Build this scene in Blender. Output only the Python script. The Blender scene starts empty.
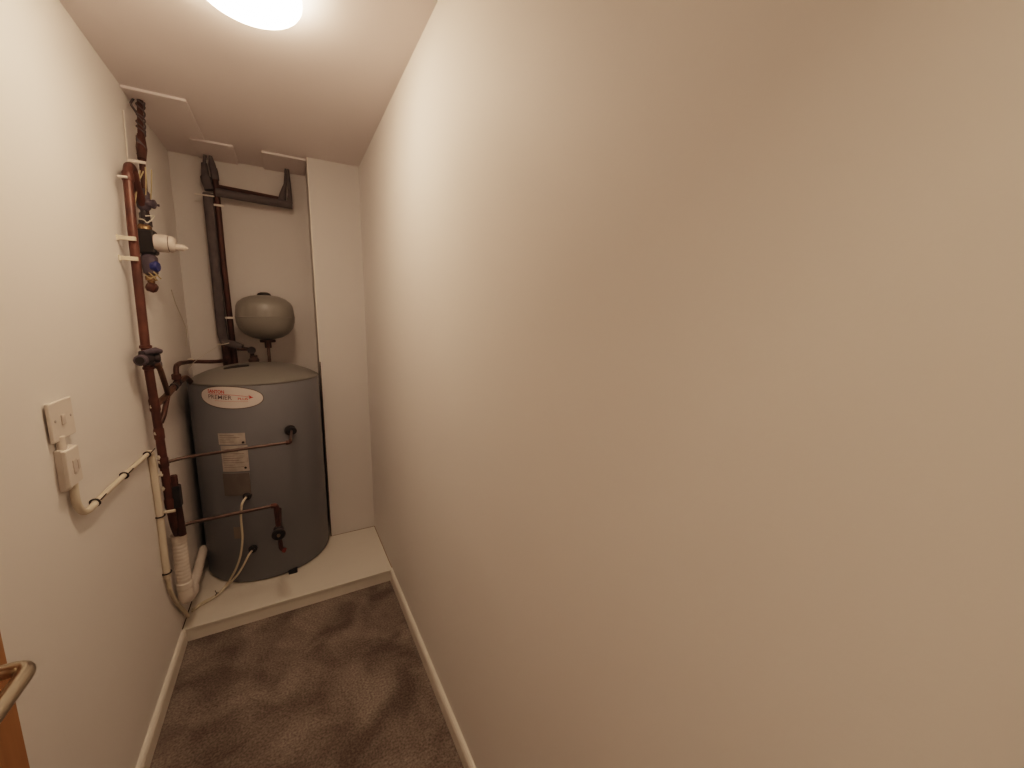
import bpy, bmesh, math, random
from mathutils import Vector, Matrix
random.seed(7)
PI = math.pi
sc = bpy.context.scene
C = sc.collection

# ------------------------------------------------------------------ materials
def mat(name, col, rough=.6, metal=0., noise=0., nscale=20., bump=0., bscale=200., col2=None, detail=4., spec=.5, sss=0.):
    m = bpy.data.materials.new(name); m.use_nodes = True
    nt = m.node_tree; b = nt.nodes['Principled BSDF']
    b.inputs['Base Color'].default_value = (*col, 1)
    b.inputs['Roughness'].default_value = rough
    b.inputs['Metallic'].default_value = metal
    b.inputs['Specular IOR Level'].default_value = spec
    tc = nt.nodes.new('ShaderNodeTexCoord')
    if noise > 0 or col2:
        n = nt.nodes.new('ShaderNodeTexNoise'); n.inputs['Scale'].default_value = nscale
        n.inputs['Detail'].default_value = detail
        nt.links.new(tc.outputs['Object'], n.inputs['Vector'])
        r = nt.nodes.new('ShaderNodeValToRGB')
        c2 = col2 if col2 else tuple(c * (1 - noise) for c in col)
        r.color_ramp.elements[0].position = .35; r.color_ramp.elements[1].position = .65
        r.color_ramp.elements[0].color = (*c2, 1); r.color_ramp.elements[1].color = (*col, 1)
        nt.links.new(n.outputs['Fac'], r.inputs['Fac'])
        nt.links.new(r.outputs['Color'], b.inputs['Base Color'])
    if bump > 0:
        n2 = nt.nodes.new('ShaderNodeTexNoise'); n2.inputs['Scale'].default_value = bscale
        n2.inputs['Detail'].default_value = 3
        nt.links.new(tc.outputs['Object'], n2.inputs['Vector'])
        bp = nt.nodes.new('ShaderNodeBump'); bp.inputs['Strength'].default_value = bump
        bp.inputs['Distance'].default_value = .002
        nt.links.new(n2.outputs['Fac'], bp.inputs['Height'])
        nt.links.new(bp.outputs['Normal'], b.inputs['Normal'])
    return m

M = {}
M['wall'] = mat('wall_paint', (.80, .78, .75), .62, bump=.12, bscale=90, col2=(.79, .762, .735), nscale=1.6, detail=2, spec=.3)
M['wall_dimmed'] = mat('recess_paint_dimmed', (.66, .64, .62), .7, bump=.1, bscale=90, spec=.25)  # wall paint darkened so the recess end looks dimmer
M['ceiling'] = mat('ceiling_paint', (.78, .72, .71), .8, bump=.1, bscale=120, spec=.2)
M['gloss'] = mat('white_woodwork', (.78, .74, .67), .38, bump=.05, bscale=60)
M['platform'] = mat('painted_board', (.74, .71, .64), .35, noise=.05, nscale=3, bump=.05, bscale=60)
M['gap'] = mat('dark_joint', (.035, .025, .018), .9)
M['oak'] = mat('oak_veneer', (.50, .24, .075), .42)
M['steel'] = mat('brushed_steel', (.52, .47, .38), .28, metal=1, bump=.05, bscale=300)
M['cyl'] = mat('cylinder_grey', (.172, .185, .208), .42, bump=.06, bscale=25)
M['cyltop'] = mat('cylinder_lid_grey', (.185, .185, .172), .45, bump=.05, bscale=25)
M['vessel'] = mat('vessel_grey', (.19, .187, .17), .36)
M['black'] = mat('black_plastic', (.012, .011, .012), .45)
M['darkgrey'] = mat('dark_grey_metal', (.05, .045, .05), .4, metal=.4)
M['purple'] = mat('slate_handle', (.075, .065, .085), .4)
M['copper'] = mat('tarnished_copper', (.125, .052, .036), .42, metal=.3, col2=(.075, .034, .026), nscale=14)
M['copperbrown'] = mat('brown_copper', (.13, .075, .048), .45, metal=.4, col2=(.08, .045, .032), nscale=18)
M['copperdark'] = mat('dark_copper', (.085, .035, .025), .5, metal=.3, col2=(.05, .025, .018), nscale=14)
M['copperdull'] = mat('dull_copper', (.12, .085, .072), .42, metal=.4, col2=(.08, .055, .046), nscale=18)
M['lag'] = mat('grey_foam_lagging', (.125, .113, .118), .85, noise=.25, nscale=20, bump=.3, bscale=150)
M['brass'] = mat('dull_brass', (.36, .24, .12), .4, metal=.7, col2=(.16, .10, .06), nscale=60)
M['solder'] = mat('pale_flux_marks', (.62, .58, .50), .6)
M['whiteplastic'] = mat('white_plastic', (.74, .68, .62), .4)
M['actuator'] = mat('actuator_white', (.62, .55, .50), .45)
M['cream'] = mat('cream_pvc', (.68, .61, .50), .45)
M['cable'] = mat('white_cable', (.62, .56, .44), .5)
M['thin'] = mat('thin_grey_wire', (.50, .47, .41), .5)
M['wire'] = mat('earth_wire', (.40, .33, .19), .5)
M['blue'] = mat('blue_cap', (.02, .035, .17), .4)
M['red'] = mat('red_plastic', (.16, .025, .015), .5)
M['badge'] = mat('badge_white', (.66, .60, .57), .4)
M['redink'] = mat('red_print', (.50, .045, .03), .5)
M['darkink'] = mat('dark_print', (.07, .05, .07), .5)
M['label'] = mat('silver_label', (.50, .46, .42), .45, noise=.25, nscale=30)
M['labelink'] = mat('label_print', (.20, .18, .16), .6)
M['plate'] = mat('cover_plate', (.155, .14, .13), .5, noise=.15, nscale=15)
M['rings'] = mat('lamp_rim_white', (.8, .76, .7), .4)

# oak grain
def oak():
    m = M['oak']; nt = m.node_tree; b = nt.nodes['Principled BSDF']
    tc = nt.nodes.new('ShaderNodeTexCoord'); mp = nt.nodes.new('ShaderNodeMapping')
    mp.inputs['Scale'].default_value = (14, 14, .8)
    n = nt.nodes.new('ShaderNodeTexNoise'); n.inputs['Scale'].default_value = 3; n.inputs['Detail'].default_value = 8
    r = nt.nodes.new('ShaderNodeValToRGB')
    r.color_ramp.elements[0].position = .3; r.color_ramp.elements[0].color = (.27, .135, .05, 1)
    r.color_ramp.elements[1].position = .7; r.color_ramp.elements[1].color = (.38, .20, .08, 1)
    nt.links.new(tc.outputs['Object'], mp.inputs['Vector']); nt.links.new(mp.outputs[0], n.inputs['Vector'])
    nt.links.new(n.outputs['Fac'], r.inputs['Fac']); nt.links.new(r.outputs['Color'], b.inputs['Base Color'])
oak()

def carpet():
    m = bpy.data.materials.new('carpet_pile'); m.use_nodes = True
    nt = m.node_tree; b = nt.nodes['Principled BSDF']; L = nt.links.new
    b.inputs['Roughness'].default_value = .95; b.inputs['Specular IOR Level'].default_value = .1
    b.inputs['Sheen Weight'].default_value = .2
    tc = nt.nodes.new('ShaderNodeTexCoord')
    n1 = nt.nodes.new('ShaderNodeTexNoise'); n1.inputs['Scale'].default_value = 5.5; n1.inputs['Detail'].default_value = 4
    n1.inputs['Distortion'].default_value = .5
    r1 = nt.nodes.new('ShaderNodeValToRGB')
    r1.color_ramp.elements[0].position = .36; r1.color_ramp.elements[0].color = (.125, .104, .090, 1)
    r1.color_ramp.elements[1].position = .66; r1.color_ramp.elements[1].color = (.255, .226, .198, 1)
    n2 = nt.nodes.new('ShaderNodeTexNoise'); n2.inputs['Scale'].default_value = 130; n2.inputs['Detail'].default_value = 3
    r2 = nt.nodes.new('ShaderNodeValToRGB')
    r2.color_ramp.elements[0].position = .3; r2.color_ramp.elements[0].color = (.55, .55, .55, 1)
    r2.color_ramp.elements[1].position = .7; r2.color_ramp.elements[1].color = (1.25, 1.25, 1.25, 1)
    mx = nt.nodes.new('ShaderNodeMix'); mx.data_type = 'RGBA'; mx.blend_type = 'MULTIPLY'; mx.inputs[0].default_value = 1
    for n in (n1, n2): L(tc.outputs['Object'], n.inputs['Vector'])
    L(n1.outputs['Fac'], r1.inputs['Fac']); L(n2.outputs['Fac'], r2.inputs['Fac'])
    L(r1.outputs['Color'], mx.inputs[6]); L(r2.outputs['Color'], mx.inputs[7]); L(mx.outputs[2], b.inputs['Base Color'])
    bp = nt.nodes.new('ShaderNodeBump'); bp.inputs['Strength'].default_value = .7; bp.inputs['Distance'].default_value = .004
    L(n2.outputs['Fac'], bp.inputs['Height']); L(bp.outputs['Normal'], b.inputs['Normal'])
    return m
M['carpet'] = carpet()

def emit(name, col, s):
    m = bpy.data.materials.new(name); m.use_nodes = True
    b = m.node_tree.nodes['Principled BSDF']
    b.inputs['Base Color'].default_value = (.9, .88, .84, 1)
    b.inputs['Emission Color'].default_value = (*col, 1); b.inputs['Emission Strength'].default_value = s
    return m
LAMP = (1.0, .70, .49)
M['glow'] = emit('opal_diffuser', LAMP, 19.0)

# ------------------------------------------------------------------ mesh helpers
def obj(name, bm, m, parent=None, smooth=False, bevel=0., label=None, seg=2):
    me = bpy.data.meshes.new(name)
    bmesh.ops.recalc_face_normals(bm, faces=bm.faces)
    bm.to_mesh(me); bm.free()
    if smooth:
        for p in me.polygons: p.use_smooth = True
    o = bpy.data.objects.new(name, me); C.objects.link(o)
    me.materials.append(m)
    if bevel:
        b = o.modifiers.new('Bevel', 'BEVEL'); b.width = bevel; b.segments = seg; b.limit_method = 'ANGLE'
    if smooth:
        e = o.modifiers.new('Split', 'EDGE_SPLIT'); e.split_angle = math.radians(38)
    if parent:
        o.parent = parent
        o.matrix_parent_inverse = Matrix.Translation(-parent.location)
    if label: o['label'] = label
    return o

def thing(name, label, cat, loc=(0, 0, 0), group=None):
    o = bpy.data.objects.new(name, None); C.objects.link(o)
    o.location = loc; o.empty_display_size = .05
    o['label'] = label; o['category'] = cat
    if group: o['group'] = group
    return o

def tag(o, label, cat, group=None):
    o['label'] = label; o['category'] = cat
    if group: o['group'] = group
    return o

def struct(name, bm, m, bevel=0., parent=None, smooth=False):
    o = obj(name, bm, m, parent, bevel=bevel, smooth=smooth)
    if not parent: o['kind'] = 'structure'
    return o

def B(): return bmesh.new()

def box(bm, x0, x1, y0, y1, z0, z1):
    v = [bm.verts.new((x, y, z)) for x in (x0, x1) for y in (y0, y1) for z in (z0, z1)]
    for f in ((0, 1, 3, 2), (4, 6, 7, 5), (0, 4, 5, 1), (2, 3, 7, 6), (0, 2, 6, 4), (1, 5, 7, 3)):
        bm.faces.new([v[i] for i in f])
    return bm

def smoothpath(pts, n=6):
    P = [Vector(p) for p in pts]
    if len(P) < 3: return P
    out = []
    for i in range(len(P) - 1):
        p0 = P[max(i - 1, 0)]; p1 = P[i]; p2 = P[i + 1]; p3 = P[min(i + 2, len(P) - 1)]
        for k in range(n):
            t = k / n
            out.append(.5 * ((2 * p1) + (-p0 + p2) * t + (2 * p0 - 5 * p1 + 4 * p2 - p3) * t * t + (-p0 + 3 * p1 - 3 * p2 + p3) * t ** 3))
    out.append(P[-1]); return out

def roundpath(pts, r=.02, n=5):
    """straight runs with rounded elbows"""
    P = [Vector(p) for p in pts]; out = [P[0]]
    for i in range(1, len(P) - 1):
        a = (P[i - 1] - P[i]); b = (P[i + 1] - P[i]); d = min(r, a.length * .45, b.length * .45)
        A = P[i] + a.normalized() * d; Bp = P[i] + b.normalized() * d
        for k in range(n + 1):
            t = k / n
            out.append((1 - t) ** 2 * A + 2 * t * (1 - t) * P[i] + t * t * Bp)
    out.append(P[-1]); return out

def tube(bm, P, r, n=12, cap=True):
    P = [Vector(p) for p in P]
    rr = r if isinstance(r, (list, tuple)) else [r] * len(P)
    t0 = (P[1] - P[0]).normalized()
    nrm = t0.orthogonal().normalized(); rings = []
    for i, p in enumerate(P):
        t = (P[min(i + 1, len(P) - 1)] - P[max(i - 1, 0)]).normalized()
        nrm = (nrm - t * nrm.dot(t)).normalized(); bi = t.cross(nrm)
        rings.append([bm.verts.new(p + (nrm * math.cos(2 * PI * k / n) + bi * math.sin(2 * PI * k / n)) * rr[i]) for k in range(n)])
    for a, b in zip(rings, rings[1:]):
        for k in range(n): bm.faces.new((a[k], a[(k + 1) % n], b[(k + 1) % n], b[k]))
    if cap: bm.faces.new(rings[0][::-1]); bm.faces.new(rings[-1])
    return bm

def lathe(bm, prof, base=(0, 0, 0), axis=(0, 0, 1), n=48):
    """prof: list of (radius, height along axis)"""
    ax = Vector(axis).normalized(); q = ax.to_track_quat('Z', 'Y'); base = Vector(base); rings = []
    for r, h in prof:
        if r < 1e-6: rings.append([bm.verts.new(base + q @ Vector((0, 0, h)))])
        else: rings.append([bm.verts.new(base + q @ Vector((r * math.cos(2 * PI * k / n), r * math.sin(2 * PI * k / n), h))) for k in range(n)])
    for a, b in zip(rings, rings[1:]):
        if len(a) == 1 and len(b) == 1: continue
        for k in range(n):
            k2 = (k + 1) % n
            if len(a) == 1: bm.faces.new((a[0], b[k], b[k2]))
            elif len(b) == 1: bm.faces.new((a[k], a[k2], b[0]))
            else: bm.faces.new((a[k], a[k2], b[k2], b[k]))
    if len(rings[0]) > 1: bm.faces.new(rings[0][::-1])
    if len(rings[-1]) > 1: bm.faces.new(rings[-1])
    return bm

def nut(bm, base, axis, r, h, n=6): return lathe(bm, [(r, 0), (r, h)], base, axis, n)

# ------------------------------------------------------------------ room
W = .954; H = 2.40; HS = .0694; YB = .55; XP = .674; Y2 = .868; YN = -2.25
T = .08
struct('floor', box(B(), -T, W + T, YN - .9, Y2 + T, -.05, 0), M['carpet'])
struct('ceiling', box(B(), -T, W + T, YN - .9, Y2 + T, H, H + .05), M['ceiling'])
struct('wall_left', box(B(), -T, 0, YN - .9, Y2 + T, 0, H), M['wall'])
struct('wall_right', box(B(), W, W + T, YN - .9, Y2 + T, 0, H), M['wall'])
struct('wall_back', box(B(), 0, W, Y2, Y2 + T, 0, H), M['wall_dimmed'])
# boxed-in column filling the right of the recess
struct('wall_column', box(B(), XP + .006, W, YB, Y2, HS, H), M['wall_dimmed'])
struct('trim_1', box(B(), XP, XP + .006, YB + .001, YB + .012, 1.23, H), M['gloss'])
struct('trim_shadow_gap', box(B(), XP + .0005, XP + .006, YB + .001, YB + .012, HS, 1.23), M['gap'])  # dark strip painted in for the shadow gap at the column edge
# wall behind the camera with the doorway the photograph is taken from, and the lobby beyond
nb = B(); box(nb, 0, .075, YN - .1, YN, 0, H); box(nb, .885, W, YN - .1, YN, 0, H); box(nb, .075, .885, YN - .1, YN, 2.06, H)
struct('wall_near', nb, M['wall'])
struct('wall_lobby', box(B(), 0, W, YN - .9, YN - .85, 0, H), M['wall'])
fr = B(); box(fr, .052, .085, YN - .105, YN + .012, 0, 2.05); box(fr, .872, .908, YN - .105, YN + .012, 0, 2.05); box(fr, .052, .908, YN - .105, YN + .012, 2.05, 2.09)
struct('trim_3', fr, M['gloss'], bevel=.003)
# platform the cylinder stands on
struct('floor_platform', box(B(), .002, W - .002, .006, Y2, 0, HS - .010), M['platform'])
struct('trim_4', box(B(), .0, W, .0, Y2 - .001, HS - .010, HS), M['platform'], bevel=.0018)
g = B(); box(g, 0, .004, .006, .42, HS, HS + .0012); struct('trim_5', g, M['gap'])
g = B(); box(g, W - .0035, W, .02, YB, HS, HS + .0012); box(g, XP, W, YB - .003, YB, HS, HS + .0012); struct('trim_6', g, mat('brown_joint', (.20, .13, .075), .8))
def skirting(name, xa, xb, dr):
    bm = B(); y0, y1 = YN + .02, 0.0
    xs = [(xa, 0), (xb, 0), (xb, HS - .014), (xb - dr * .004, HS - .004), (xb - dr * .009, HS), (xa, HS)]
    a = [bm.verts.new((x, y0, z)) for x, z in xs]; b = [bm.verts.new((x, y1, z)) for x, z in xs]
    n = len(xs)
    for k in range(n): bm.faces.new((a[k], a[(k + 1) % n], b[(k + 1) % n], b[k]))
    bm.faces.new(a[::-1]); bm.faces.new(b)
    return struct(name, bm, M['gloss'])
skirting('baseboard_left', 0, .0155, 1); skirting('baseboard_right', W, W - .0155, -1)

# ------------------------------------------------------------------ door standing open against the left wall
dr = bpy.data.objects.new('door_1', None); C.objects.link(dr); dr.location = (.078, -2.05, 0); dr['kind'] = 'structure'
leaf = obj('door_leaf', box(B(), .056, .100, -2.055, -1.283, .008, 2.0), M['oak'], dr, bevel=.0015)
HX, HY, HZ = .156, -1.352, .988
hd = obj('door_handle', tube(B(), roundpath([(.100, HY, HZ), (HX, HY, HZ), (HX, HY - .125, HZ), (HX - .012, HY - .132, HZ)], .026, 8), .0105, 20), M['steel'], dr, smooth=True, label='brushed steel lever handle')
obj('rose', lathe(B(), [(.026, 0), (.026, .006), (.023, .008)], (.100, HY, HZ), (1, 0, 0), 32), M['steel'], hd, smooth=True)
for z in (.22, 1.0, 1.78):
    obj('hinge', lathe(B(), [(.006, 0), (.006, .09)], (.078, -2.062, z), (0, 0, 1), 16), M['steel'], dr, smooth=True)

# ------------------------------------------------------------------ ceiling lamp
LX, LY = .483, -.728
lp = thing('ceiling_lamp', 'round opal ceiling lamp glowing warm white', 'lamp', (LX, LY, H))
obj('lamp_base', lathe(B(), [(.122, 0), (.122, .022), (.115, .030)], (LX, LY, H), (0, 0, -1), 64), M['rings'], lp, smooth=True)
pr = [(.130, .022)] + [(.130 * math.cos(a), .036 + .046 * math.sin(a)) for a in [i * PI / 2 / 10 for i in range(10)]] + [(0, .082)]
obj('lamp_shade', lathe(B(), pr, (LX, LY, H), (0, 0, -1), 64), M['glow'], lp, smooth=True)

# ------------------------------------------------------------------ ceiling access boards
def board(x0, x1, y0, y1, label):
    o = obj('ceiling_board', box(B(), x0, x1, y0, y1, H - .011, H), M['ceiling'], bevel=.0015)
    tag(o, label, 'board'); return o
board(.001, .207, .137, .555, 'thin painted board on the ceiling above the valve pipes by the left wall')
board(.142, .326, .582, Y2-.001, 'thin painted ceiling board where the grey lagged and dark upright pipes go up')
board(.455, .672, .582, Y2-.001, 'thin painted ceiling board beside the white column')

# ------------------------------------------------------------------ hot water cylinder
CX, CY, R = .3466, .5418, .3165
ZT = 1.160
cyl = thing('hot_water_cylinder', 'large grey hot water cylinder with an oval badge standing on the white platform', 'water heater', (CX, CY, HS))
prof = [(.27, HS), (R - .016, HS), (R - .006, HS + .006), (R, HS + .02), (R, ZT - .012), (R - .003, ZT - .003)]
obj('shell', lathe(B(), prof, (CX, CY, 0), n=128), M['cyl'], cyl, smooth=True)
prof = [(R - .003, ZT - .003), (R - .004, ZT + .002)]
for i in range(1, 13):
    t = i / 12; rr = (R - .006) * (1 - t); prof.append((rr if i < 12 else 0, ZT + .004 + .074 * (1 - (1 - t) ** 2.6)))
obj('lid', lathe(B(), prof, (CX, CY, 0), n=128), M['cyltop'], cyl, smooth=True)
# dark seam around the shoulder
obj('seam', lathe(B(), [(R - .002, ZT - .008), (R + .0012, ZT - .006), (R + .0012, ZT - .003), (R - .003, ZT - .001)], (CX, CY, 0), n=128), mat('seam_grey', (.12, .12, .115), .5), cyl, smooth=True)

def onc(phi, z, R_=R):   # a point on the cylinder's wall; phi measured from its front
    return Vector((CX + R_ * math.sin(phi), CY - R_ * math.cos(phi), z))
def patch(bm, phi0, phi1, z0, z1, off, thick, n=12, corner=0):
    """rectangular plate bent round the shell"""
    rows = []
    for r_ in (R + off, R + off + thick):
        rows.append([[bm.verts.new(onc(phi0 + (phi1 - phi0) * i / n, z, r_)) for i in range(n + 1)] for z in (z0, z1)])
    (a0, a1), (b0, b1) = rows
    for i in range(n):
        bm.faces.new((b0[i], b0[i + 1], b1[i + 1], b1[i])); bm.faces.new((a0[i + 1], a0[i], a1[i], a1[i + 1]))
        bm.faces.new((a0[i], a0[i + 1], b0[i + 1], b0[i])); bm.faces.new((a1[i + 1], a1[i], b1[i], b1[i + 1]))
    for i in (0, n): bm.faces.new((a0[i], b0[i], b1[i], a1[i]))
    return bm
D = math.radians
# slot in the lid
sl = B()
def lidz(x, y):
    t = 1 - math.hypot(x - CX, y - CY) / (R - .006); return ZT + .004 + .074 * (1 - (1 - t) ** 2.6)
top = []
for off in (0, .0035):
    ring = []
    for k in range(24):
        a = 2 * PI * k / 24; c, s = math.cos(a), math.sin(a)
        x = .262 + .058 * (abs(c) ** .5) * (1 if c > 0 else -1); y = .440 + .019 * (abs(s) ** .7) * (1 if s > 0 else -1)
        ring.append(sl.verts.new((x, y, lidz(x, y) + off)))
    top.append(ring)
for k in range(24): sl.faces.new((top[0][k], top[0][(k + 1) % 24], top[1][(k + 1) % 24], top[1][k]))
sl.faces.new(top[1])
obj('lid_slot', sl, M['black'], cyl, label='dark oval slot in the cylinder lid')

# oval badge with its lettering
BP, BZ, BA, BH = D(-19.7), 1.0965, .1445, .0545
def disc_on(bm, pc, zc, a, h, off, nr=6, n=64, p=2.15, shift=0):
    c = bm.verts.new(onc(pc, zc, R + off)); prev = None; edge = []
    for j in range(1, nr + 1):
        ring = []
        for k in range(n):
            t = 2 * PI * k / n; ct, st = math.cos(t), math.sin(t)
            u = a * math.copysign(abs(ct) ** (2 / p), ct) * j / nr; v = h * math.copysign(abs(st) ** (2 / p), st) * j / nr
            v += shift * u / a * h * (1 if v > 0 else 1) * 0
            ring.append(bm.verts.new(onc(pc + u / R, zc + v - .06 * u, R + off)))
        for k in range(n):
            k2 = (k + 1) % n
            if prev: bm.faces.new((prev[k], ring[k], ring[k2], prev[k2]))
            else: bm.faces.new((c, ring[k], ring[k2]))
        prev = ring
    low = [bm.verts.new(onc(math.atan2(v.co.x - CX, CY - v.co.y), v.co.z, R - .0005)) for v in prev]
    for k in range(n): bm.faces.new((prev[k], low[k], low[(k + 1) % n], prev[(k + 1) % n]))
    return bm
rim = obj('badge_rim', disc_on(B(), BP, BZ, BA + .004, BH + .004, .0012), mat('badge_edge', (.09, .075, .07), .5), cyl, smooth=False)
badge = obj('badge', disc_on(B(), BP, BZ, BA, BH, .0022), M['badge'], cyl, label='white oval maker badge')
def wrap(bm, pc, zc, off):
    for v in bm.verts:
        u, w = v.co.x, v.co.y
        v.co = onc(pc + u / R, zc + w - .06 * u, R + off + v.co.z)
def text(s, size, u, v, m, parent, name='lettering', bold=.0, sx=1.0, off=.0028, shear=0.):
    cu = bpy.data.curves.new('t', 'FONT'); cu.body = s; cu.size = size; cu.offset = bold; cu.shear = shear
    o = bpy.data.objects.new('t', cu); C.objects.link(o); bpy.context.view_layer.update()
    dg = bpy.context.evaluated_depsgraph_get()
    me = bpy.data.meshes.new_from_object(o.evaluated_get(dg)); bpy.data.objects.remove(o); bpy.data.curves.remove(cu)
    bm = B(); bm.from_mesh(me); bpy.data.meshes.remove(me)
    w = max(v.co.x for v in bm.verts)
    bmesh.ops.subdivide_edges(bm, edges=[e for e in bm.edges if e.calc_length() > .012], cuts=2)
    bmesh.ops.triangulate(bm, faces=bm.faces)
    for q in bm.verts: q.co.x = q.co.x * sx + u; q.co.y += v; q.co.z = 0
    wrap(bm, BP, BZ, off)
    o = obj(name, bm, m, parent)
    return w * sx
text('SANTON', .0235, -.103, .0195, M['redink'], badge, bold=.0007, sx=.86)
text('PREMIER', .0300, -.104, -.0105, M['darkink'], badge, bold=.0001, sx=1.02)
text('PLUS', .0165, .036, -.0105, M['redink'], badge, bold=.0003, sx=1.25)
def stroke(pts, wd):
    bm = B(); a = []
    for i, (u, v) in enumerate(pts):
        w = wd[i] if isinstance(wd, list) else wd
        a.append((bm.verts.new((u, v + w / 2, 0)), bm.verts.new((u, v - w / 2, 0))))
    for p, q in zip(a, a[1:]): bm.faces.new((p[0], p[1], q[1], q[0]))
    return bm
sw = []
for i in range(17):
    t = i / 16; sw.append((-.095 + .185 * t, .0145 - .0110 * max(0, t - .45) ** 2 * 3))
bm = stroke(sw, .0022); box(bm, 0, 0, 0, 0, 0, 0) if False else None
h0 = bm.verts.new((.082, .0160, 0)); h1 = bm.verts.new((.104, .0015, 0)); h2 = bm.verts.new((.084, -.004, 0)); h3 = bm.verts.new((.088, .006, 0))
bm.faces.new((h0, h3, h1)); bm.faces.new((h3, h2, h1)); wrap(bm, BP, BZ, .0029)
obj('swoosh', bm, M['redink'], badge)
bm = stroke([(-.07 + .15 * i / 10, -.019) for i in range(11)], .0012); wrap(bm, BP, BZ, .0029); obj('underline', bm, M['redink'], badge)

# data labels, cover plate and small label
def lines(par, p0, p1, z0, z1, n, jit):
    bm = B()
    for i in range(n):
        z = z1 - (i + 1) * (z1 - z0) / (n + 1)
        patch(bm, p0 + D(1.2), p0 + (p1 - p0) * jit[i % len(jit)], z - .0012, z + .0012, .0022, .0004, 6)
    obj('print', bm, M['labelink'], par)
l1 = obj('data_label', patch(B(), D(-33.2), D(-10.2), .852, .912, .0005, .0012), M['label'], cyl, label='upper pale rating label')
lines(l1, D(-33), D(-10), .855, .912, 4, [.6, .8, .45])
l2 = obj('data_label', patch(B(), D(-31.8), D(-9.2), .708, .846, .0005, .0012), M['label'], cyl, label='lower pale rating label')
lines(l2, D(-31.5), D(-9), .72, .84, 9, [.8, .65, .85, .5])
for z in (.862, .726):
    obj('label_eyelet', lathe(B(), [(.006, 0), (.006, .002), (.0045, .003)], onc(D(-12.2), z, R + .001), onc(D(-12.2), 0, 1) - Vector((CX, CY, 0)), 16), M['black'], cyl)
cp = obj('cover_plate', patch(B(), D(-32), D(-9.5), .578, .700, .0, .008), M['plate'], cyl, bevel=.002, label='brown grey thermostat cover plate')
obj('small_label', patch(B(), D(-28), D(-19), .335, .40, .0003, .001), mat('faint_label', (.23, .205, .18), .6), cyl)
# cable glands, boss and foot
def radial(phi): return Vector((math.sin(phi), -math.cos(phi), 0))
for ph, z in ((D(-12.8), .572), (D(-12.5), .272)):
    gl = obj('cable_gland', lathe(B(), [(.020, -.002), (.020, .010), (.015, .014), (.015, .024), (.009, .026)], onc(ph, z), radial(ph), 24), M['black'], cyl, smooth=True)
obj('pipe_boss', lathe(B(), [(.028, -.002), (.028, .008), (.020, .012), (.020, .035), (.017, .04)], onc(D(27), .893), radial(D(27)), 24), M['black'], cyl, smooth=True)
obj('foot', box(B(), .43, .475, .222, .262, HS, HS + .018), M['black'], cyl, bevel=.004)

# ------------------------------------------------------------------ expansion vessel on the back wall
VX, VY = .410, .600
ev = thing('expansion_vessel', 'small round grey expansion vessel mounted above the hot water cylinder', 'tank', (VX, VY, 1.36))
pv = [(0, 1.368), (.035, 1.369), (.075, 1.379), (.112, 1.401), (.136, 1.432), (.1465, 1.468), (.1485, 1.494), (.1485, 1.500), (.1455, 1.530), (.141, 1.560), (.132, 1.580), (.105, 1.602), (.07, 1.616), (.035, 1.621), (0, 1.622)]
obj('vessel_body', lathe(B(), pv, (VX, VY, 0), n=72), M['vessel'], ev, smooth=True)
obj('vessel_seam', lathe(B(), [(.1478, 1.4935), (.1500, 1.495), (.1500, 1.499), (.1478, 1.5005)], (VX, VY, 0), n=72), M['vessel'], ev, smooth=True)
obj('vessel_cap', lathe(B(), [(.036, 1.610), (.036, 1.622), (.031, 1.632), (.018, 1.638), (0, 1.639)], (VX, VY, 0), n=32), M['black'], ev, smooth=True)
bm = B(); nut(bm, (VX, VY, 1.352), (0, 0, 1), .040, .014, 24); nut(bm, (VX, VY, 1.318), (0, 0, 1), .017, .034); obj('vessel_connector', bm, M['copperdark'], ev)
obj('tail_pipe', tube(B(), [(VX, VY, 1.222), (VX, VY, 1.320)], .0085, 16), M['copperdull'], ev, smooth=True)
bm = B(); box(bm, VX - .03, VX + .03, VY + .10, Y2, 1.585, 1.592); box(bm, VX - .03, VX + .03, Y2 - .006, Y2, 1.50, 1.60); obj('wall_bracket', bm, M['darkgrey'], ev)

# ------------------------------------------------------------------ back wall pipes
BY = .790
def collar(bm, a, axis, r, h): lathe(bm, [(r * .85, 0), (r, h * .15), (r, h * .85), (r * .85, h)], a, axis, 20)
lag = thing('lagged_pipe', 'tall upright pipe in grey foam lagging on the recess back wall', 'pipe', (.18, BY, 1.17))
obj('foam_lagging', tube(B(), roundpath([(.173, BY, 2.185), (.173, BY, 1.385), (.186, BY, 1.335)], .03), .0255, 20), M['lag'], lag, smooth=True)
obj('foam_lagging', tube(B(), roundpath([(.183, BY, 2.205), (.170, BY, 2.26), (.170, BY, 2.345)], .02), [.025] * 6 + [.019, .014], 20), M['lag'], lag, smooth=True)
obj('pipe_end', tube(B(), roundpath([(.170, BY, 2.32), (.171, BY, 2.355), (.178, BY, 2.389)], .02), .008, 16), M['lag'], lag, smooth=True)
obj('lower_pipe', tube(B(), [(.188, BY, 1.19), (.188, BY, 1.33)], .026, 20), M['copperdark'], lag, smooth=True, label='dark lower length of the pipe going down behind the cylinder')
obj('pipe_clip', tube(B(), [(.16 + .045 * math.cos(a) + .0, BY - .028, 2.168 + .0 * a) for a in (PI, PI * .5, 0)], .004, 8), M['whiteplastic'], lag)

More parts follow.
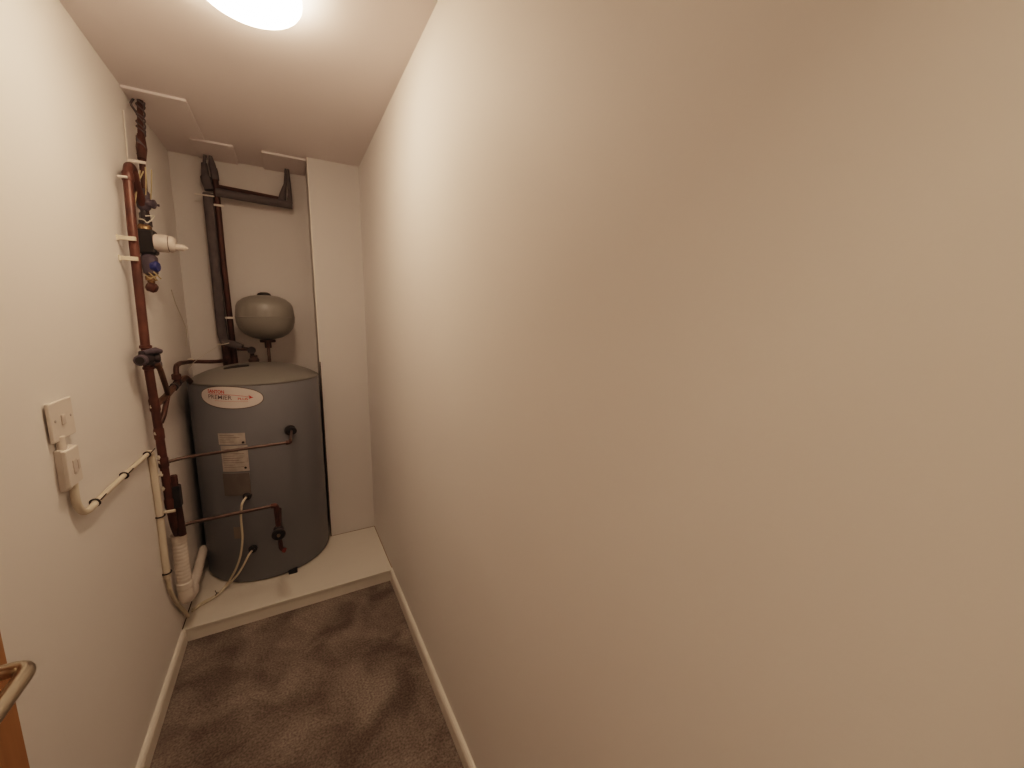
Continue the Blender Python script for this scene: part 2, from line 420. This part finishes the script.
dk = thing('copper_pipe', 'dark upright copper pipe right beside the grey lagged pipe on the back wall', 'pipe', (.222, BY, 1.17))
obj('pipe_run', tube(B(), [(.223, BY, 1.19), (.219, BY, 1.40), (.213, BY, 1.80), (.213, BY, 2.28)], .0155, 18), M['copperdark'], dk, smooth=True)
obj('pipe_bend', tube(B(), roundpath([(.214, BY, 2.265), (.212, BY, 2.31), (.206, BY, 2.335), (.202, BY, 2.389)], .02), [.019] * 8 + [.017] * 5 + [.008], 18), M['lag'], dk, smooth=True, label='grey lagged bend up to the ceiling')
for z in (2.125, 1.49):
    obj('pipe_clip', box(B(), .196, .244, BY - .021, BY - .013, z - .006, z + .006), M['whiteplastic'], dk, bevel=.002)

hz = thing('lagged_pipe', 'horizontal grey lagged pipe high on the back wall, its right end going up', 'pipe', (.40, BY, 2.18))
obj('foam_lagging', tube(B(), [(.212, BY - .02, 2.194), (.400, BY - .02, 2.185), (.592, BY - .02, 2.178)], .0225, 20), M['lag'], hz, smooth=True)
obj('riser_end', tube(B(), [(.578, BY - .012, 2.19), (.583, BY - .005, 2.24), (.583, BY, 2.389)], [.017, .012, .006], 16), M['lag'], hz, smooth=True)
hd2 = thing('copper_pipe', 'thin dark horizontal copper pipe just above the horizontal grey lagged pipe', 'pipe', (.40, BY, 2.22))
obj('pipe_run', tube(B(), [(.222, BY, 2.232), (.39, BY, 2.222), (.535, BY, 2.212)], .0105, 16), M['copperdark'], hd2, smooth=True)
obj('riser_end', tube(B(), [(.538, BY - .004, 2.195), (.545, BY, 2.24), (.562, BY, 2.300), (.570, BY, 2.389)], [.024, .018, .009, .006], 16), M['lag'], hd2, smooth=True, label='grey tapering lagged end going up to the ceiling')

# branch from the lagged pipe with a small relief valve
br = thing('branch_pipe', 'short lagged branch pipe with brass valve under the expansion vessel', 'pipe', (.26, .70, 1.30))
obj('lagged_branch', tube(B(), [(.175, .705, 1.352), (.232, .69, 1.336), (.275, .68, 1.318)], [.013, .022, .019], 18), M['lag'], br, smooth=True)
obj('copper_run', tube(B(), roundpath([(.25, .675, 1.312), (.318, .675, 1.306), (.322, .675, 1.27)], .012), .0105, 16), M['copperdark'], br, smooth=True)
bm = B(); lathe(bm, [(.014, 0), (.026, .010), (.028, .045), (.020, .055), (.020, .07)], (.328, .675, 1.20), (0, 0, 1), 20); obj('valve_body', bm, M['copperdull'], br, smooth=True)
bm = B(); lathe(bm, [(.021, -.012), (.021, .012)], (.322, .655, 1.302), (0, 1, 0), 20); obj('elbow_nut', bm, M['darkgrey'], br)
obj('tie_wire', tube(B(), smoothpath([(.155, .70, 1.338), (.185, .675, 1.338), (.215, .67, 1.346)]), .0025, 6), M['solder'], br)

# ------------------------------------------------------------------ pipes along the left wall
RX = .040
def RY(z):
    t = [(.55, -.035), (.62, -.080), (.75, -.10), (1.09, -.118), (1.34, -.142), (1.56, -.129), (1.80, -.112), (2.02, -.080)]
    for (a, ya), (b, yb) in zip(t, t[1:]):
        if z <= b: return ya + (yb - ya) * (z - a) / (b - a)
    return t[-1][1]
rs = thing('copper_riser', 'tall brown copper riser pipe with a hooked top along the left wall', 'pipe', (RX, -.1, .55))
pts = [(RX, RY(z), z) for z in (.55, .60, .66, .75, .9, 1.09, 1.2, 1.34, 1.45, 1.56, 1.68, 1.80, 1.92, 2.0)]
pts += [(RX, -.072, 2.025), (RX, -.055, 2.045), (RX, -.028, 2.052), (RX, -.004, 2.040), (RX - .004, .024, 2.012), (RX - .006, .058, 1.985), (RX - .008, .085, 1.965), (RX - .008, .100, 1.945)]
obj('pipe_run', tube(B(), smoothpath(pts, 4), .0145, 18), M['copper'], rs, smooth=True)
for z, r_, h_ in ((1.985, .0175, .035), (1.372, .019, .014), (1.292, .018, .012), (1.12, .0168, .06), (1.005, .0168, .05), (.885, .0172, .045), (.70, .0175, .05)):
    bm = B(); a = Vector((RX, RY(z), z)); b = Vector((RX, RY(z + h_), z + h_)); collar(bm, a, b - a, r_, h_)
    obj('pipe_collar', bm, M['copper'], rs, smooth=True)
random.seed(3)
for z, sz in ((1.145, .004), (1.035, .0045), (.935, .006), (.915, .005), (.862, .007), (.80, .006)):
    P_ = [(RX - .006 - .6 * sz + sz * math.cos(a), RY(z) - .0145 + .3 * sz * math.sin(a * 2), z + sz * (1.6 + .5 * math.sin(3 * a + z * 40)) * math.sin(a)) for a in [2 * PI * k / 10 for k in range(10)]]
    bm = B(); a_ = [bm.verts.new(p) for p in P_]; b_ = [bm.verts.new((p[0] + .0005, p[1] + .006, p[2])) for p in P_]
    bm.faces.new(a_); bm.faces.new(b_[::-1])
    for k in range(10): bm.faces.new((a_[k], b_[k], b_[(k + 1) % 10], a_[(k + 1) % 10]))
    obj('plaster_flake', bm, M['solder'], rs, label='pale flake stuck to the riser')
obj('pipe_clip', box(B(), RX - .024, RX + .004, RY(1.995) - .026, RY(1.995) - .013, 1.990, 1.998), M['whiteplastic'], rs, bevel=.002)

for z, lab in ((1.775, 'cream wall clip across the copper riser level with the black valve'), (1.703, 'cream wall clip across the copper riser level with the blue cap')):
    k = RY(z) + .001
    t = thing('pipe_bracket', lab, 'bracket', (0, k, z), 'wall clips across the riser')
    obj('bracket_arm', box(B(), .002, RX + .013, k - .027, k - .019, z - .0075, z + .0075), M['cream'], t, bevel=.002)
    obj('wall_foot', box(B(), 0, .005, k - .030, k - .014, z - .011, z + .011), M['cream'], t, bevel=.002)

# black block shaped in place of the shadow low on the riser
lv = thing('shadow_block', 'small black block standing in for a shadow low on the copper riser above the white waste pipe', 'valve', (.062, -.08, .75))
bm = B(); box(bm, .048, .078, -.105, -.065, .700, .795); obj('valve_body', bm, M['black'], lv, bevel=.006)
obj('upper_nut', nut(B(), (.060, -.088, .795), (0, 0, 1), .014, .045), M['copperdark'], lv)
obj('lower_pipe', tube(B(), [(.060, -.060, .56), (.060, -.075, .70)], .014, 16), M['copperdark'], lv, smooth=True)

# mid-height stop valve
VZ = 1.340; vy = RY(VZ)
sv = thing('stop_valve', 'dark stop valve with a round handle halfway up the copper riser', 'valve', (RX, vy, VZ))
obj('handle', lathe(B(), [(.0, 0), (.017, 0), (.020, .004), (.020, .022), (.016, .026), (.016, .030)], (RX + .004, vy - .100, VZ - .004), (0, 1, 0), 24), M['purple'], sv, smooth=True)
obj('handle_face', lathe(B(), [(.013, 0), (.013, .003)], (RX + .004, vy - .1025, VZ - .004), (0, 1, 0), 24), M['black'], sv, smooth=True)
obj('bonnet', lathe(B(), [(.015, 0), (.019, .01), (.021, .05), (.021, .07)], (RX + .004, vy - .072, VZ - .002), (0, 1, 0), 24), M['darkgrey'], sv, smooth=True)
obj('valve_body', lathe(B(), [(.021, -.030), (.023, -.024), (.023, .018), (.021, .024)], (RX, vy, VZ), (0, 0, 1), 20), M['darkgrey'], sv, smooth=True)
obj('top_cap', tube(B(), [(RX + .005, vy - .060, VZ + .020), (RX + .03, vy - .01, VZ + .026), (RX + .042, vy + .006, VZ + .020)], [.009, .012, .009], 12), M['purple'], sv, smooth=True)
obj('side_outlet', lathe(B(), [(.014, 0), (.014, .012), (.018, .014), (.018, .030), (.013, .034)], (RX + .005, vy + .005, VZ - .004), (1, .25, 0), 18), M['darkgrey'], sv, smooth=True)
obj('side_outlet', lathe(B(), [(.013, 0), (.013, .012), (.016, .014), (.016, .030), (.012, .034)], (RX + .005, vy + .01, VZ - .032), (1, .35, 0), 18), M['purple'], sv, smooth=True)

sb = thing('branch_pipe', 'sloping copper branch pipe coming down from the stop valve', 'pipe', (.08, -.13, 1.30))
obj('pipe_run', tube(B(), roundpath([(.070, vy - .006, 1.312), (.074, vy + .004, 1.290), (.067, -.055, 1.205), (.062, -.02, 1.172)], .015), .0095, 14), M['copperbrown'], sb, smooth=True)
sb2 = thing('branch_pipe', 'copper branch pipe rising from the riser back along the left wall towards the cylinder top', 'pipe', (RX, -.12, 1.15))
obj('pipe_run', tube(B(), roundpath([(RX, RY(1.145), 1.145), (.056, -.03, 1.165), (.058, .14, 1.188), (.059, .345, 1.198), (.070, .425, 1.150)], .02), .0125, 14), M['copperbrown'], sb2, smooth=True)
obj('lower_leg', tube(B(), roundpath([(RX + .01, RY(1.08), 1.075), (.058, -.10, 1.10), (.060, -.02, 1.165)], .015), .0095, 14), M['copperdark'], sb2, smooth=True)
for yy, zz in ((.10, 1.184), (.17, 1.192)):
    obj('pipe_nut', nut(B(), (.058, yy, zz), (0, 1, .04), .018, .028), M['darkgrey'], sb2)
tp = thing('copper_pipe', 'dark copper pipe crossing behind the cylinder top and turning forward along the left wall', 'pipe', (.06, .45, 1.25))
obj('pipe_run', tube(B(), roundpath([(.190, .780, 1.240), (.165, .690, 1.2405), (.130, .655, 1.241), (.036, .655, 1.246), (.052, .30, 1.272), (.058, .185, 1.270), (.058, .170, 1.195)], .03), .0105, 14), M['copperdark'], tp, smooth=True)
obj('pipe_fitting', lathe(B(), [(.014, 0), (.017, .004), (.017, .024), (.014, .028)], (.048, .655, 1.2458), (-1, 0, .03), 18), M['solder'], tp, smooth=True)
obj('pipe_fitting', lathe(B(), [(.014, 0), (.018, .004), (.018, .024), (.014, .028)], (.058, .172, 1.208), (0, 0, 1), 18), M['copperdark'], tp, smooth=True)

# ------------------------------------------------------------------ second riser with motorised valve
QX = .040; QY = .110
r2 = thing('valve_riser', 'dark upright pipe with taped upper length hanging from the ceiling board by the left wall', 'pipe', (QX, QY, 1.6))
pts = [(QX, .226, 2.389), (QX, .190, 2.30), (QX, .145, 2.15), (QX, .125, 2.05), (QX - .004, .115, 1.90)]
obj('pipe_run', tube(B(), smoothpath(pts, 6), .0105, 14), M['copperdark'], r2, smooth=True)
# irregular wrapping of tape and wires round the upper part
bm = B()
for s in range(3):
    hel = []
    for i in range(90):
        t = i / 89; z = 2.385 - .235 * t; y = .226 - (2.389 - z) * .36
        a = t * (14 + 5 * s) + s * 2.1
        hel.append((QX + .0135 * math.cos(a), y + .0135 * math.sin(a), z))
    tube(bm, hel, .0032, 6)
obj('wrapping', bm, M['lag'], r2, smooth=True)
obj('tape_sleeve', tube(B(), [(QX, .170, 2.235), (QX, .155, 2.18), (QX, .137, 2.13)], [.013, .018, .014], 14), M['copperdark'], r2, smooth=True)
obj('spare_pipe', tube(B(), roundpath([(QX - .022, .226, 2.389), (QX - .028, .20, 2.36), (QX - .012, .195, 2.33)], .01), .0045, 10), M['lag'], r2, smooth=True)
obj('pipe_clip', box(B(), 0, QX + .018, .104, .111, 2.106, 2.117), M['whiteplastic'], r2, bevel=.002)
obj('upright_rod', tube(B(), [(.004, .10, 2.115), (.004, .112, 2.20), (.004, .125, 2.30)], .002, 6), M['whiteplastic'], r2)

bm = B()
for (xa, ya, xb, yb, za, zb) in ((.025, .06, .040, .110, 1.965, 2.075), (.030, .07, .052, .100, 2.01, 2.07), (.050, .09, .058, .110, 1.98, 2.09), (.055, .12, .075, .115, 1.955, 2.085), (.022, .05, .034, .09, 1.93, 2.05)):
    tube(bm, smoothpath([(xb, yb - .02, zb), ((xa + xb) / 2 + .004, (ya + yb) / 2 - .025, (za + zb) / 2), (xa, ya - .01, za)]), .0024, 6)
ew = tag(obj('earth_wires', bm, M['wire'], smooth=True), 'loose yellowish earth wires hanging around the upright pipe above the valves', 'wires')

QV = .030
v1 = thing('pressure_valve', 'dark pressure valve with small knobs above the black motorised valve', 'valve', (QV + .005, QY, 1.93))
obj('valve_body', lathe(B(), [(.014, -.04), (.022, -.03), (.025, 0), (.025, .028), (.018, .038), (.012, .045)], (QV + .004, QY, 1.965), (0, 0, 1), 20), M['purple'], v1, smooth=True)
obj('side_arm', lathe(B(), [(.016, 0), (.016, .022), (.018, .024), (.018, .032), (.010, .036), (.005, .038), (.005, .046)], (QV + .010, QY - .01, 1.955), (1, .0, -.12), 18), M['purple'], v1, smooth=True)
obj('pressure_knob', lathe(B(), [(.0, -.012), (.010, -.010), (.010, .010), (0, .012)], (QV - .008, QY - .04, 1.985), (.2, -1, .1), 16), M['black'], v1, smooth=True)
obj('screw_cap', lathe(B(), [(.004, 0), (.004, .004)], (QV - .004, QY - .052, 1.988), (.2, -1, .1), 10), M['solder'], v1)
bm = B(); nut(bm, (QV + .002, QY, 1.862), (0, 0, 1), .022, .022, 8); nut(bm, (QV + .002, QY, 1.890), (0, 0, 1), .018, .024, 6); nut(bm, (QV + .002, QY, 1.856), (0, 0, 1), .012, .08, 12); obj('union_nut', bm, M['darkgrey'], v1)
obj('tag_wire', tube(B(), smoothpath([(.02, .07, 1.885), (.04, .055, 1.878), (.05, .06, 1.870), (.07, .075, 1.900), (.045, .06, 1.895)]), .0022, 6), M['solder'], v1)

mv = thing('motorised_valve', 'black motorised valve with white cylindrical actuator head pointing into the room', 'valve', (QV, QY, 1.8))
obj('inlet_nut', lathe(B(), [(.020, 0), (.024, .004), (.024, .022), (.018, .030)], (QV, .095, 1.836), (0, 0, 1), 20), M['brass'], mv, smooth=True)
bd = B(); box(bd, .006, .064, .062, .122, 1.748, 1.846); obj('valve_body', bd, M['black'], mv, bevel=.008)
obj('actuator_head', lathe(B(), [(.036, 0), (.036, .040), (.034, .044)], (.060, .088, 1.797), (1, 0, -.02), 36), M['actuator'], mv, smooth=True)
obj('actuator_ring', lathe(B(), [(.032, 0), (.032, .005)], (.103, .088, 1.796), (1, 0, -.02), 36), M['plate'], mv, smooth=True)
obj('actuator_cap', lathe(B(), [(.034, 0), (.034, .006), (.027, .018), (.021, .021)], (.107, .088, 1.796), (1, 0, -.02), 36), M['actuator'], mv, smooth=True)
obj('actuator_spigot', lathe(B(), [(.015, 0), (.013, .032), (.008, .036), (.004, .044), (0, .044)], (.122, .084, 1.785), (1, 0, -.03), 20), M['actuator'], mv, smooth=True)
tag(obj('thin_cable', tube(B(), smoothpath([(.004, .56, 1.63), (.004, .62, 1.56), (.012, .70, 1.47), (.018, .72, 1.41), (.010, .71, 1.33)]), .0016, 6), M['thin'], smooth=True), 'thin pale cable curving down the wall in the left corner of the recess', 'cable')

v2 = thing('balanced_valve', 'slate valve with a blue cap directly under the black motorised valve', 'valve', (QV, QY, 1.7))
obj('valve_body', lathe(B(), [(.014, -.055), (.024, -.045), (.028, -.01), (.028, .02), (.020, .030), (.020, .038)], (QV + .004, .088, 1.716), (0, 0, 1), 22), M['purple'], v2, smooth=True)
obj('blue_cap', lathe(B(), [(.018, 0), (.023, .004), (.023, .018), (.018, .024), (0, .025)], (QV + .010, .082, 1.700), (1, -.25, -.05), 24), M['blue'], v2, smooth=True, label='blue cap')
tv = thing('drain_valve', 'brown brass drain fitting at the bottom of the valve riser', 'valve', (QV, .08, 1.62))
bm = B(); lathe(bm, [(.012, 0), (.012, .03), (.018, .032), (.018, .048), (.010, .052)], (QV + .002, .084, 1.610), (0, 0, 1), 16); obj('valve_body', bm, M['brass'], tv, smooth=True)
obj('valve_elbow', lathe(B(), [(.014, 0), (.020, .006), (.020, .026), (.013, .034), (0, .036)], (QV - .012, .080, 1.620), (1, -.1, -.42), 18), M['copper'], tv, smooth=True)
bm = B(); tube(bm, smoothpath([(.020, .07, 1.692), (.036, .066, 1.668), (.056, .07, 1.642)]), .0028, 6); tube(bm, smoothpath([(.030, .068, 1.695), (.050, .070, 1.672), (.066, .08, 1.650)]), .0028, 6)
tube(bm, smoothpath([(.018, .072, 1.665), (.034, .066, 1.650), (.060, .072, 1.665)]), .0024, 6)
obj('wire_ties', bm, M['wire'], tv, smooth=True)

# ------------------------------------------------------------------ copper pipes crossing in front of the cylinder
c1 = thing('copper_pipe', 'upper thin copper pipe crossing in front of the cylinder past the pale labels', 'pipe', (RX, -.05, .9))
obj('pipe_run', tube(B(), roundpath([(RX, -.088, .900), (.10, -.060, .904), (.490, -.050, .912), (.494, .020, .912), (.4985, .235, .895)], .018, 6), .0068, 14), M['copperdull'], c1, smooth=True)
obj('pipe_elbow', tube(B(), roundpath([(.474, -.0505, .9117), (.490, -.050, .912), (.4915, -.028, .912)], .012, 6), .0098, 14), M['copperdark'], c1, smooth=True)
c2 = thing('copper_pipe', 'lower thin copper pipe crossing before the cylinder, turning down to the drain valve', 'pipe', (RX, -.05, .6))
obj('pipe_run', tube(B(), roundpath([(RX, -.075, .600), (.09, -.052, .604), (.412, -.050, .610), (.416, -.050, .395)], .016, 6), .0078, 14), M['copperdull'], c2, smooth=True)
obj('pipe_elbow', tube(B(), roundpath([(.392, -.050, .6097), (.412, -.050, .610), (.4125, -.050, .585)], .014, 6), .0112, 14), M['copperdark'], c2, smooth=True)
obj('pipe_sleeve', tube(B(), [(.4127, -.050, .59), (.4150, -.050, .50)], .0115, 14), M['copperdark'], c2, smooth=True)
obj('cylinder_connection', tube(B(), [(.4145, -.04, .472), (.412, .232, .462)], .0105, 14), M['copperdark'], c2, smooth=True)
dv = thing('drain_valve', 'round dark drain valve with a red tip in front of the cylinder near its foot', 'valve', (.415, -.05, .47))
obj('valve_body', lathe(B(), [(.014, -.030), (.021, -.020), (.023, 0), (.021, .020), (.014, .030)], (.4145, -.050, .474), (0, 0, 1), 22), M['darkgrey'], dv, smooth=True)
obj('handwheel', lathe(B(), [(.010, 0), (.026, .004), (.029, .008), (.029, .014), (.025, .018), (.008, .020)], (.4145, -.068, .474), (0, -1, 0), 24), M['black'], dv, smooth=True)
obj('wheel_stub', lathe(B(), [(.008, 0), (.007, .008), (0, .009)], (.4145, -.087, .474), (0, -1, 0), 16), M['steel'], dv, smooth=True)
obj('spout', tube(B(), roundpath([(.4165, -.050, .45), (.418, -.050, .385), (.432, -.056, .372)], .012), .0095, 14), M['copperdark'], dv, smooth=True)
obj('red_tip', lathe(B(), [(.009, 0), (.0115, .003), (.0115, .013), (.008, .016)], (.424, -.053, .377), (.9, -.25, -.35), 14), M['red'], dv, smooth=True, label='dull red tip of the spout')

# ------------------------------------------------------------------ white waste pipe
wx, wy = .040, -.033
wp = thing('waste_pipe', 'thick white plastic waste pipe with ribbed upper length at the foot of the copper riser', 'pipe', (wx, wy, .2))
pf = [(.024, .555), (.029, .553), (.029, .528)]
z = .525
while z > .345:
    pf += [(.0258, z), (.0275, z - .004), (.0275, z - .009), (.0258, z - .013)]; z -= .0175
pf += [(.0262, .328), (.030, .325), (.030, .300), (.0262, .297), (.0255, .27)]
obj('ribbed_pipe', lathe(B(), pf[::-1], (wx, wy, 0), n=32), M['whiteplastic'], wp, smooth=True)
obj('waste_elbow', tube(B(), roundpath([(wx, wy, .295), (wx, wy, .242), (wx + .002, wy + .075, .225)], .03, 8), .0285, 24), M['whiteplastic'], wp, smooth=True)
obj('waste_run', tube(B(), [(wx + .001, wy + .06, .227), (wx + .0, wy + .22, .222), (wx - .014, wy + .50, .215)], .0205, 24), M['whiteplastic'], wp, smooth=True)
obj('pipe_coupling', lathe(B(), [(.025, 0), (.027, .003), (.027, .03), (.025, .033)], (wx + .001, wy + .075, .2265), (0, 1, -.03), 24), M['whiteplastic'], wp, smooth=True)

# ------------------------------------------------------------------ electrics on the left wall
sw_ = thing('wall_switch', 'upper square white wall switch on the left wall', 'switch', (0, -.78, 1.24))
obj('back_box', box(B(), 0, .004, -.798, -.702, 1.196, 1.281), M['whiteplastic'], sw_, bevel=.002)
obj('switch_plate', box(B(), .004, .012, -.808, -.694, 1.190, 1.287), M['whiteplastic'], sw_, bevel=.003, seg=3)
obj('rocker', box(B(), .0115, .0150, -.762, -.744, 1.225, 1.251), M['actuator'], sw_, bevel=.002)
for yy in (-.790, -.712): obj('screw', lathe(B(), [(.0035, 0), (.0035, .0012)], (.0118, yy, 1.241), (1, 0, 0), 12), M['label'], sw_)
sp = thing('fused_spur', 'lower white fused connection box on the left wall with its cable leaving underneath', 'switch', (0, -.76, 1.12))
obj('back_box', box(B(), 0, .014, -.793, -.731, 1.062, 1.168), M['whiteplastic'], sp, bevel=.002)
obj('front_plate', box(B(), .014, .024, -.800, -.732, 1.072, 1.166), M['whiteplastic'], sp, bevel=.003, seg=3)
obj('fuse_carrier', box(B(), .0235, .0265, -.776, -.756, 1.100, 1.136), M['actuator'], sp, bevel=.0015)
obj('rocker', box(B(), .0235, .0262, -.752, -.742, 1.106, 1.130), M['actuator'], sp, bevel=.001)
lk = tag(obj('conduit_link', tube(B(), [(.010, -.776, 1.150), (.010, -.776, 1.200)], .009, 14), M['whiteplastic'], smooth=True), 'short white conduit link between the wall switch and the fused box', 'conduit')

cz = .968
cc = thing('conduit_run', 'cream conduit along the left wall from the fused box, then down beside the copper riser', 'conduit', (0, -.4, cz))
obj('cable_drop', tube(B(), smoothpath([(.012, -.755, 1.07), (.012, -.758, 1.025), (.012, -.742, .992), (.012, -.712, .974), (.012, -.67, .972), (.012, -.63, .974)]), .0088, 12), M['cream'], cc, smooth=True)
obj('horizontal_length', tube(B(), [(.0115, -.645, .974), (.0115, -.40, .972), (.0115, -.150, .966)], .0078, 16), M['cream'], cc, smooth=True)
obj('down_length', tube(B(), roundpath([(.0115, -.170, .967), (.0115, -.136, .962), (.0115, -.128, .90), (.0115, -.128, .69), (.0115, -.140, .50), (.0115, -.140, .42)], .02), .0125, 16), M['cream'], cc, smooth=True)
for y_, z_ in ((-.657, .975), (-.427, .972), (-.180, .967)):
    tt = [(.0115 + .0105 * math.cos(a), y_, z_ + .0105 * math.sin(a)) for a in [2 * PI * k / 14 for k in range(15)]]
    ob = obj('cable_tie', tube(B(), tt, .0028, 6), M['black'], cc)
    obj('tie_tail', tube(B(), [(.024, y_, z_ + .006), (.034, y_ + .012, z_ + .018)], .002, 6), M['black'], ob)
for z_ in (.690, .445):
    y_ = -.128 if z_ > .6 else -.141
    tt = [(.0115 + .0155 * math.cos(a), y_ + .0155 * math.sin(a), z_ + .1 * .0155 * math.sin(a)) for a in [2 * PI * k / 14 for k in range(15)]]
    obj('cable_tie', tube(B(), tt, .003, 6), M['black'], cc)
obj('saddle_clip', box(B(), .020, .060, -.118, -.108, .690, .702), M['cream'], cc, bevel=.003)
obj('trunking_tail', tube(B(), smoothpath([(.0115, -.140, .43), (.0115, -.128, .36), (.0115, -.090, .29), (.0115, -.03, .21), (.012, .04, .13), (.013, .07, .085)]), .0075, 12), M['cable'], cc, smooth=True)

# ------------------------------------------------------------------ white cables from the glands
ra = thing('white_cable', 'white flex looping from the upper gland under the cover plate down to the platform', 'cable', (.25, .2, .3))
P1 = [onc(D(-12.8), .572, R + .022), onc(D(-13.4), .566, R + .055), onc(D(-14.2), .545, R + .068), onc(D(-16.5), .47, R + .05), onc(D(-17.6), .36, R + .04), onc(D(-20), .27, R + .04), onc(D(-24.0), .20, R + .04), onc(D(-31), .125, R + .035), (.135, .245, .085), (.105, .205, HS + .006), (.075, .185, HS + .006), (.045, .165, HS + .006), (.02, .13, HS + .008)]
obj('flex', tube(B(), smoothpath(P1, 6), .0052, 12), M['cable'], ra, smooth=True)
ra2 = thing('white_cable', 'white flex from the lower gland joining the other flex beside the cylinder foot', 'cable', (.25, .2, .2))
P2 = [onc(D(-12.5), .272, R + .024), onc(D(-13.8), .262, R + .05), onc(D(-17.5), .215, R + .055), onc(D(-22.5), .165, R + .053), onc(D(-29), .118, R + .048), (.142, .232, .090), (.110, .193, HS + .010), (.078, .172, HS + .006), (.046, .150, HS + .006), (.02, .115, HS + .008)]
obj('flex', tube(B(), smoothpath(P2, 6), .0048, 12), M['cable'], ra2, smooth=True)
tt = [(.107 + .009 * math.cos(a) * .6, .200 + .012 * math.cos(a), HS + .0085 + .0075 * math.sin(a)) for a in [2 * PI * k / 14 for k in range(15)]]
ti = thing('cable_tie', 'small black cable tie binding the two white flexes on the platform', 'cable tie', (.107, .2, HS))
obj('tie_loop', tube(B(), tt, .0024, 6), M['black'], ti)
obj('tie_tail', tube(B(), [(.107, .200, HS + .017), (.100, .214, HS + .026)], .002, 6), M['black'], ti)
cw = tag(obj('thin_wire', tube(B(), smoothpath([(.185, .67, 1.342), (.12, .64, 1.30), (.07, .52, 1.255), (.06, .40, 1.222)]), .0014, 6), M['thin'], smooth=True), 'thin pale wire strung from the lagged pipe down past the cylinder top', 'wire')

# ------------------------------------------------------------------ light
w = bpy.data.worlds.new('world'); sc.world = w; w.use_nodes = True
w.node_tree.nodes['Background'].inputs[0].default_value = (.5, .4, .3, 1)
w.node_tree.nodes['Background'].inputs[1].default_value = .05
la = bpy.data.lights.new('lobby_light', 'AREA'); la.energy = 3.1; la.size = .25; la.color = (1.0, .72, .50)
lo = bpy.data.objects.new('lobby_light', la); C.objects.link(lo); lo.location = (.5, YN - .45, 2.36)

# ------------------------------------------------------------------ camera
yaw, pitch, roll = .515194846, .159970156, .0142059231
fwd = Vector((math.sin(yaw) * math.cos(pitch), math.cos(yaw) * math.cos(pitch), -math.sin(pitch)))
rt = Vector((math.cos(yaw), -math.sin(yaw), 0)); up = rt.cross(fwd)
r2_ = rt * math.cos(roll) + up * math.sin(roll); u2_ = -rt * math.sin(roll) + up * math.cos(roll)
cd = bpy.data.cameras.new('camera'); cd.sensor_width = 36; cd.lens = 394.168 / 1024 * 36; cd.clip_start = .02
co = bpy.data.objects.new('camera', cd); C.objects.link(co)
mw = Matrix((r2_, u2_, -fwd)).transposed().to_4x4(); mw.translation = (.51702, -2.1381, 1.49842)
co.matrix_world = mw
sc.camera = co
sc.view_settings.view_transform = 'Filmic'
sc.view_settings.look = 'Medium High Contrast'
sc.view_settings.exposure = 1.2
